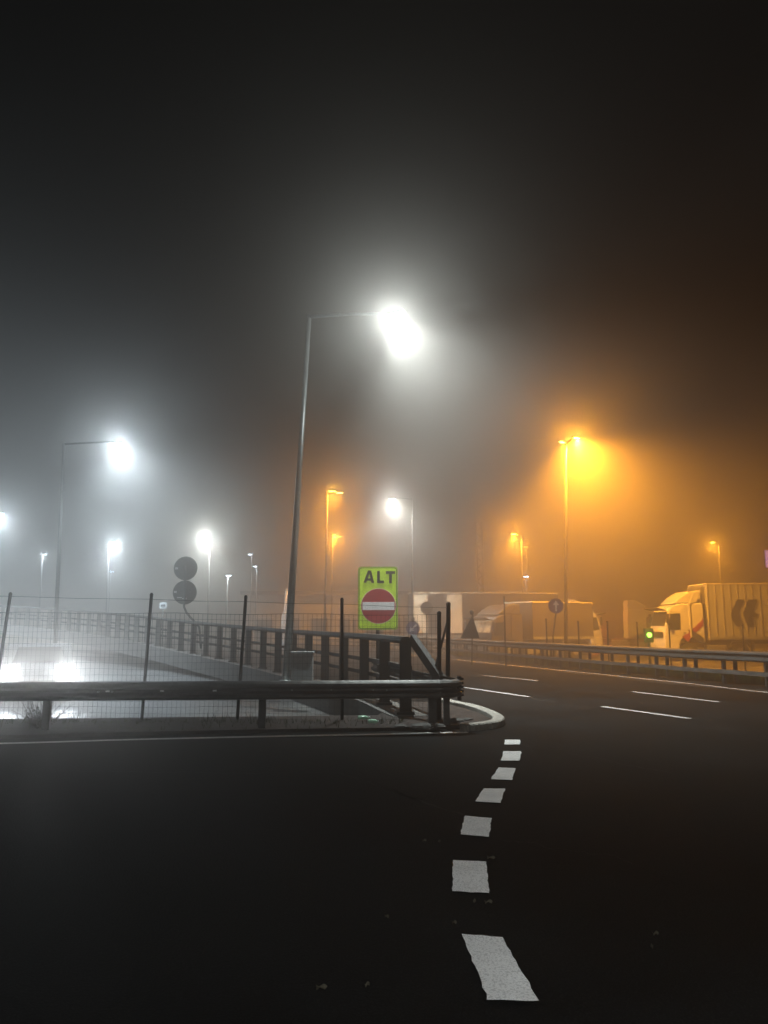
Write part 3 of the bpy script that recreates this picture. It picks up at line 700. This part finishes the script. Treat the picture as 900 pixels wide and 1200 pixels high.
    MB().box((x0 + L / 2, W / 2, 1.05), (L - .6, 1.0, .2)).build('trailer_frame', 'black', r_)
    for i in range(3 if L > 6 else 1):
        wheel(r_, x0 + L - (4.3 if L > 6 else 1.4) + 1.31 * i, .2, .48, .36); wheel(r_, x0 + L - 4.3 + 1.31 * i, W - .2, .48, .36)
    if L > 6: MB().box((x0 + 6.4, .06, .72), (3.6, .03, .1)).box((x0 + 6.4, .06, .98), (3.6, .03, .1)).build('side_guard', 'rim', r_)
    MB().box((x0 + 2.6, .5, .55), (.14, .14, 1.0)).build('landing_leg', 'rim', r_)
    if mark: mark(r_, bx_, x0)
    return r_
def right_mark(r_, bx_, x0):
    Y = 42.0
    def q(px_, py_):
        p = at(px_, py_, Y) - r_.location; return (p.x, p.z)
    MB().prism([q(*p) for p in ((863, 702.5), (872.5, 702.5), (865.5, 718.5), (871, 734.2), (862.5, 734.2), (855.5, 721.5))], .006, Matrix.Translation((0, -.034, 0))).prism(
        [q(*p) for p in ((876.5, 702.5), (887.5, 702.5), (882.5, 717.8), (887.5, 717.8), (887, 723), (881, 723), (883.5, 734.5), (876, 734.5), (870, 719.5))], .006, Matrix.Translation((0, -.034, 0))).build('side_mark', 'logo', bx_)
def door_mark(r_, *a):
    right_mark(r_, *a)
    mk = MB()
    mk.prism([(.95, 1.35), (1.25, 1.5), (2.2, 2.35), (2.2, 2.0), (1.45, 1.3), (1.3, 1.05)], .01, Matrix.Translation((0, .018, 0))).build('red_mark', 'red', r_)
    MB().prism([(1.25, 1.75), (1.5, 1.75), (2.15, 1.3), (2.15, 1.05), (1.8, 1.15)], .01, Matrix.Translation((0, .008, 0))).build('dark_mark', 'logo', r_)

GT = 'trucks parked beyond the motorway'
truck(((775 - 450) / F * 42, 42, LOW), 0, 'white semi truck with pale ribbed trailer and dark arrow mark at the right edge', GT, x0=2.5, mark=door_mark, L=13.6, cabH=3.95, top=4.28)
truck((14.6, 50, LOW), R(2), 'long dark truck trailer with two cream panels stretching behind the triangular sign', GT, mirror=True, cab='cabwhite', box='tarp', ribs=True, L=9.9, top=4.1, reefer=False, panels=[(8.75, 9.7), (6.45, 7.45)])
truck(((552 - 450) / F * 41 + 1.1, 41.5, LOW), R(28), 'short box truck with its glinting windscreen turned towards the triangular sign', GT, cab='cabdark', box='tarp', ribs=False, L=4.6, cabH=3.2, top=3.3, reefer=False, screen='glint_screen')
t3 = truck(((769 - 450) / F * 56, 56, LOW), R(-10), 'pale truck tractor without trailer, faint in the fog behind the green signal', GT, mirror=True, L=0, cabH=3.9)
M['tail'] = glow('tail_lamp_red', (1, .12, .04), 10)
for yy in (.3, 2.2): MB().box((4.9, yy, .75), (.06, .3, .16)).build('tail_light', 'tail', t3)
light('POINT', (5.2, 1.2, .8), (1, .12, .03), 900, t3, .08, name='tail_glow')
# ------------------------------------------------------------------ building far left centre
Y = 74
b = empty('service_building', (0, Y, LOW), label='long low pale building faint in the fog behind the green sign', cat='building')
x0, x1 = (292 - 450) / F * Y, (600 - 450) / F * Y
hb = at(450, 697, Y).z - LOW
MB().box(((x0 + x1) / 2, 5, hb / 2), (x1 - x0, 10, hb)).build('wall', 'building', b)
MB().box(((x0 + x1) / 2, 4.6, hb + .15), (x1 - x0 + 1.2, 11.6, .3)).build('roof', 'concrete', b)
for i in range(9):
    x = x0 + 1.6 + i * 2.75
    w = MB().box((x, -.03, 1.9 if i % 3 else 1.3), (1.7, .08, 1.6 if i % 3 else 2.5)).build('window' if i % 3 else 'door', 'glass', b)
    MB().box((x, -.06, 2.75), (1.9, .1, .1)).build('lintel', 'signwhite', w)
for i in range(6): MB().box((x0 + .3 + i * 5.0, -.7, hb / 2), (.22, .22, hb)).build('column', 'building', b)

# ------------------------------------------------------------------ car with headlights on the lower road
cy = 20.0
hl = at(15, 786, cy); hr = at(72, 799, cy)
c = empty('car', ((hl.x + hr.x) / 2, cy, LOW), R(24), label='car with glaring white headlights behind the fence at the left edge', cat='car')
MB().prism([(-.15, .25), (0, .35), (.02, .62), (.18, .78), (1.05, .92), (1.75, 1.38), (3.0, 1.44), (3.75, .98), (4.15, .92), (4.2, .35), (4.0, .25)], 1.72, Matrix.Translation((.86, 0, 0)) @ Matrix.Rotation(R(90), 4, 'Z')).build('body', 'carpaint', c, bevel=.06)
# windscreen, wheels, headlights
MB().strip([(-.66, 1.11, .96), (.66, 1.11, .96)], [(-.55, 1.70, 1.36), (.55, 1.70, 1.36)]).build('windscreen', 'glass', c)
for sx in (-1, 1):
    for yy in (.75, 3.35):
        w = MB().tube([(sx * .88, yy, .31), (sx * .70, yy, .31)], .31, 20).build('wheel', 'tyre', c)
        MB().tube([(sx * .895, yy, .31), (sx * .87, yy, .31)], .19, 16).build('rim', 'rim', w)
M['headlamp'] = glow('headlamp_lens', (.9, .95, 1), 40)
for p in (-.68, .68):
    q = Vector((p, -.06, (hl.z + hr.z) / 2 - LOW + .02))
    MB().tube([q + Vector((0, .12, 0)), q], [.09, .085], 16).build('headlight', 'headlamp', c)
    light('SPOT', q + Vector((0, -.06, 0)), (.86, .94, 1), 340, c, .07, 44, .9, (.03, -1, .065), name='headlight_beam')
MB().box((0, -.02, .45), (.9, .06, .16)).build('grille', 'black', c)
MB().box((0, -.07, .33), (.5, .02, .11)).build('number_plate', 'signwhite', c)

# ------------------------------------------------------------------ dry bush at the left post, weeds, litter
def bush(loc, r, n, label, name='dry_bush', cat='bush'):
    root = empty(name, loc, label=label, cat=cat)
    st = MB(); lf = MB()
    for i in range(n):
        a = random.uniform(0, 2 * math.pi); el = random.uniform(.35, 1.45); L = r * random.uniform(.5, 1.25)
        p = Vector((random.uniform(-.08, .08), random.uniform(-.05, .05), 0)); d = Vector((math.cos(a) * math.cos(el), math.sin(a) * math.cos(el) * .5, math.sin(el)))
        pts = [p]
        for k in range(4):
            d = (d + Vector((random.uniform(-.25, .25), random.uniform(-.2, .2), random.uniform(-.1, .15)))).normalized(); p = p + d * L / 4; pts.append(p.copy())
        st.tube(pts, [.005, .004, .003, .0025, .0015], 4)
        for k in range(2):
            q = pts[2 + k]; e = (d + Vector((random.uniform(-.9, .9), random.uniform(-.5, .5), random.uniform(-.2, .6)))).normalized(); st.tube([q, q + e * L * .3], [.0025, .001], 3)
        if i % 1 == 0:
            for k in range(7):
                q = pts[random.choice((0, 1, 1, 2))] + Vector((random.uniform(-.06, .06), random.uniform(-.05, .05), random.uniform(-.02, .07)))
                u = Vector((random.uniform(-1, 1), random.uniform(-1, 1), random.uniform(-1, 1))).normalized() * .022; v = u.orthogonal().normalized() * .01
                lf.sheet([q - u, q + v, q + u, q - v])
    st.build('stems', 'twig', root); lf.build('leaves', 'twig', root); return root
bush(gp(42, 855, .05) + Vector((0, .15, 0)), .45, 60, 'dry twiggy bush growing at the foot of the left guardrail post')
# low weeds along fence foot: uncountable
wd = MB()
for i in range(420):
    x = random.uniform(-7.5, .3); y = random.uniform(11.75, 12.15) if random.random() < .7 else random.uniform(11.0, 12.1)
    hgt = random.uniform(.03, .13) * (1.6 if math.sin(x * 2.1) > .4 else .7); a = random.uniform(0, 6.28); w = .007
    p = Vector((x, y, .045)); e = Vector((math.cos(a) * hgt * .5, math.sin(a) * hgt * .3, hgt))
    wd.sheet([p + Vector((-w, 0, 0)), p + Vector((w, 0, 0)), p + e])
tag(wd.build('weeds', 'grass'), kind='stuff')
wd = MB()
for i in range(9000):
    k = random.randrange(6, len(GB) - 12); p0 = GB[k].lerp(GB[k + 1], random.random()); t = random.uniform(.15, 1)
    p = Vector((p0.x + .55 + t * 2.8, p0.y + t * 1.0, -t * .4)); hgt = random.uniform(.15, .45); a = random.uniform(0, 6.28); w = .02
    e = Vector((math.cos(a) * hgt * .4, math.sin(a) * hgt * .4, hgt)); wd.sheet([p + Vector((-w, 0, 0)), p + Vector((w, 0, 0)), p + e])
tag(wd.build('roadside_grass', 'grass'), kind='stuff')
def leaf(px_, py_, s, rz, label):
    p = gp(px_, py_, .014); mb = MB(); n = 10
    top_ = [mb.bm.verts.new(Vector((math.cos(2 * math.pi * k / n) * s * (1 + .25 * math.cos(3 * k)), math.sin(2 * math.pi * k / n) * s * .5, .008 * math.sin(k * 1.9)))) for k in range(n)]
    mb.bm.faces.new(top_)
    ext = bmesh.ops.extrude_face_region(mb.bm, geom=mb.bm.faces[:])
    for v in [g for g in ext['geom'] if isinstance(g, bmesh.types.BMVert)]: v.co.z += .004
    tag(mb.build('dry_leaf', 'dryleaf', loc=p, rz=rz), label, 'leaf', 'dry leaves lying on the asphalt')
for a in ((572, 1057, .022, .3, 'dry leaf just below the second nearest white dash'), (556, 1056, .014, 1, 'smaller dry leaf left of the one below the second nearest dash'), (532, 1081, .012, .2, 'dry leaf just above the left corner of the nearest white dash'), (575, 1005, .024, 0, 'dry leaf beside the top right corner of the second nearest dash'), (376, 1157, .022, .2, 'largest dry leaf low on the left of the nearest dash'), (430, 1154, .015, .9, 'dry leaf low between the leftmost leaf and the nearest dash'), (453, 1074, .011, 0, 'tiny dry leaf left of the gap between the two nearest dashes'), (768, 1094, .017, .4, 'dry leaf alone on the dark asphalt at the right'), (764, 1109, .013, 1.2, 'lower leaf of the pair alone on the right asphalt'), (497, 985, .015, .4, 'dry leaf left of the third nearest dash'), (515, 986, .012, 1, 'dry leaf closest to the left side of the third nearest dash')):
    leaf(*a)
for (px_, py_, L_, rz, lab) in ((425.5, 841, .17, .15, 'crushed pale green plastic bottle on the verge below the green sign, left one'), (437, 845.5, .15, -.1, 'crushed pale green plastic bottle on the verge below the green sign, right one')):
    p = gp(px_, py_, .1)
    mb = MB().tube([(-L_ / 2, 0, 0), (-L_ * .4, 0, 0), (-L_ * .1, 0, .006), (L_ * .2, 0, 0), (L_ * .36, 0, 0), (L_ * .44, 0, 0), (L_ * .55, 0, 0)], [.02, .033, .028, .034, .026, .012, .012], 12)
    b_ = tag(mb.build('plastic_bottle', 'bottle', loc=p, rz=rz), lab, 'bottle', 'crushed bottles on the verge'); MB().tube([(L_ * .55, 0, 0), (L_ * .63, 0, 0)], .015, 10).build('cap', 'signwhite', b_)

# ------------------------------------------------------------------ fog
DENS = 0.0265
vm = bpy.data.materials.new('fog_air'); vm.use_nodes = True; nt = vm.node_tree
for n in list(nt.nodes):
    if n.type != 'OUTPUT_MATERIAL': nt.nodes.remove(n)
pv = nt.nodes.new('ShaderNodeVolumePrincipled'); pv.inputs['Color'].default_value = (.96, .905, .86, 1); pv.inputs['Density'].default_value = DENS; pv.inputs['Anisotropy'].default_value = .87
pv.inputs['Density Attribute'].default_value = ''
nt.links.new(pv.outputs['Volume'], [n for n in nt.nodes if n.type == 'OUTPUT_MATERIAL'][0].inputs['Volume'])
hz = MB().box((0, 180, 5.5), (640, 520, 14.2)); hz = hz.build('haze', vm); tag(hz, kind='stuff')

# ------------------------------------------------------------------ world: night sky
w = bpy.data.worlds.new('World'); sc.world = w; w.use_nodes = True; nt = w.node_tree
bg = nt.nodes['Background']; sk = nt.nodes.new('ShaderNodeTexSky'); sk.sky_type = 'NISHITA'; sk.sun_disc = False; sk.sun_elevation = R(-6); sk.sun_rotation = R(200)
nt.links.new(sk.outputs['Color'], bg.inputs['Color']); bg.inputs['Strength'].default_value = .001
sc.view_settings.view_transform = 'Standard'; sc.view_settings.look = 'None'; sc.view_settings.exposure = -0.2; sc.view_settings.gamma = 1
sc.render.engine = 'CYCLES'; cy_ = sc.cycles
cy_.use_denoising = True; cy_.denoiser = 'OPENIMAGEDENOISE'; cy_.max_bounces = 5; cy_.diffuse_bounces = 2; cy_.glossy_bounces = 3; cy_.transmission_bounces = 3; cy_.volume_bounces = 0; cy_.transparent_max_bounces = 6
cy_.sample_clamp_indirect = 4; cy_.use_adaptive_sampling = False; cy_.use_light_tree = True; cy_.caustics_reflective = False; cy_.caustics_refractive = False
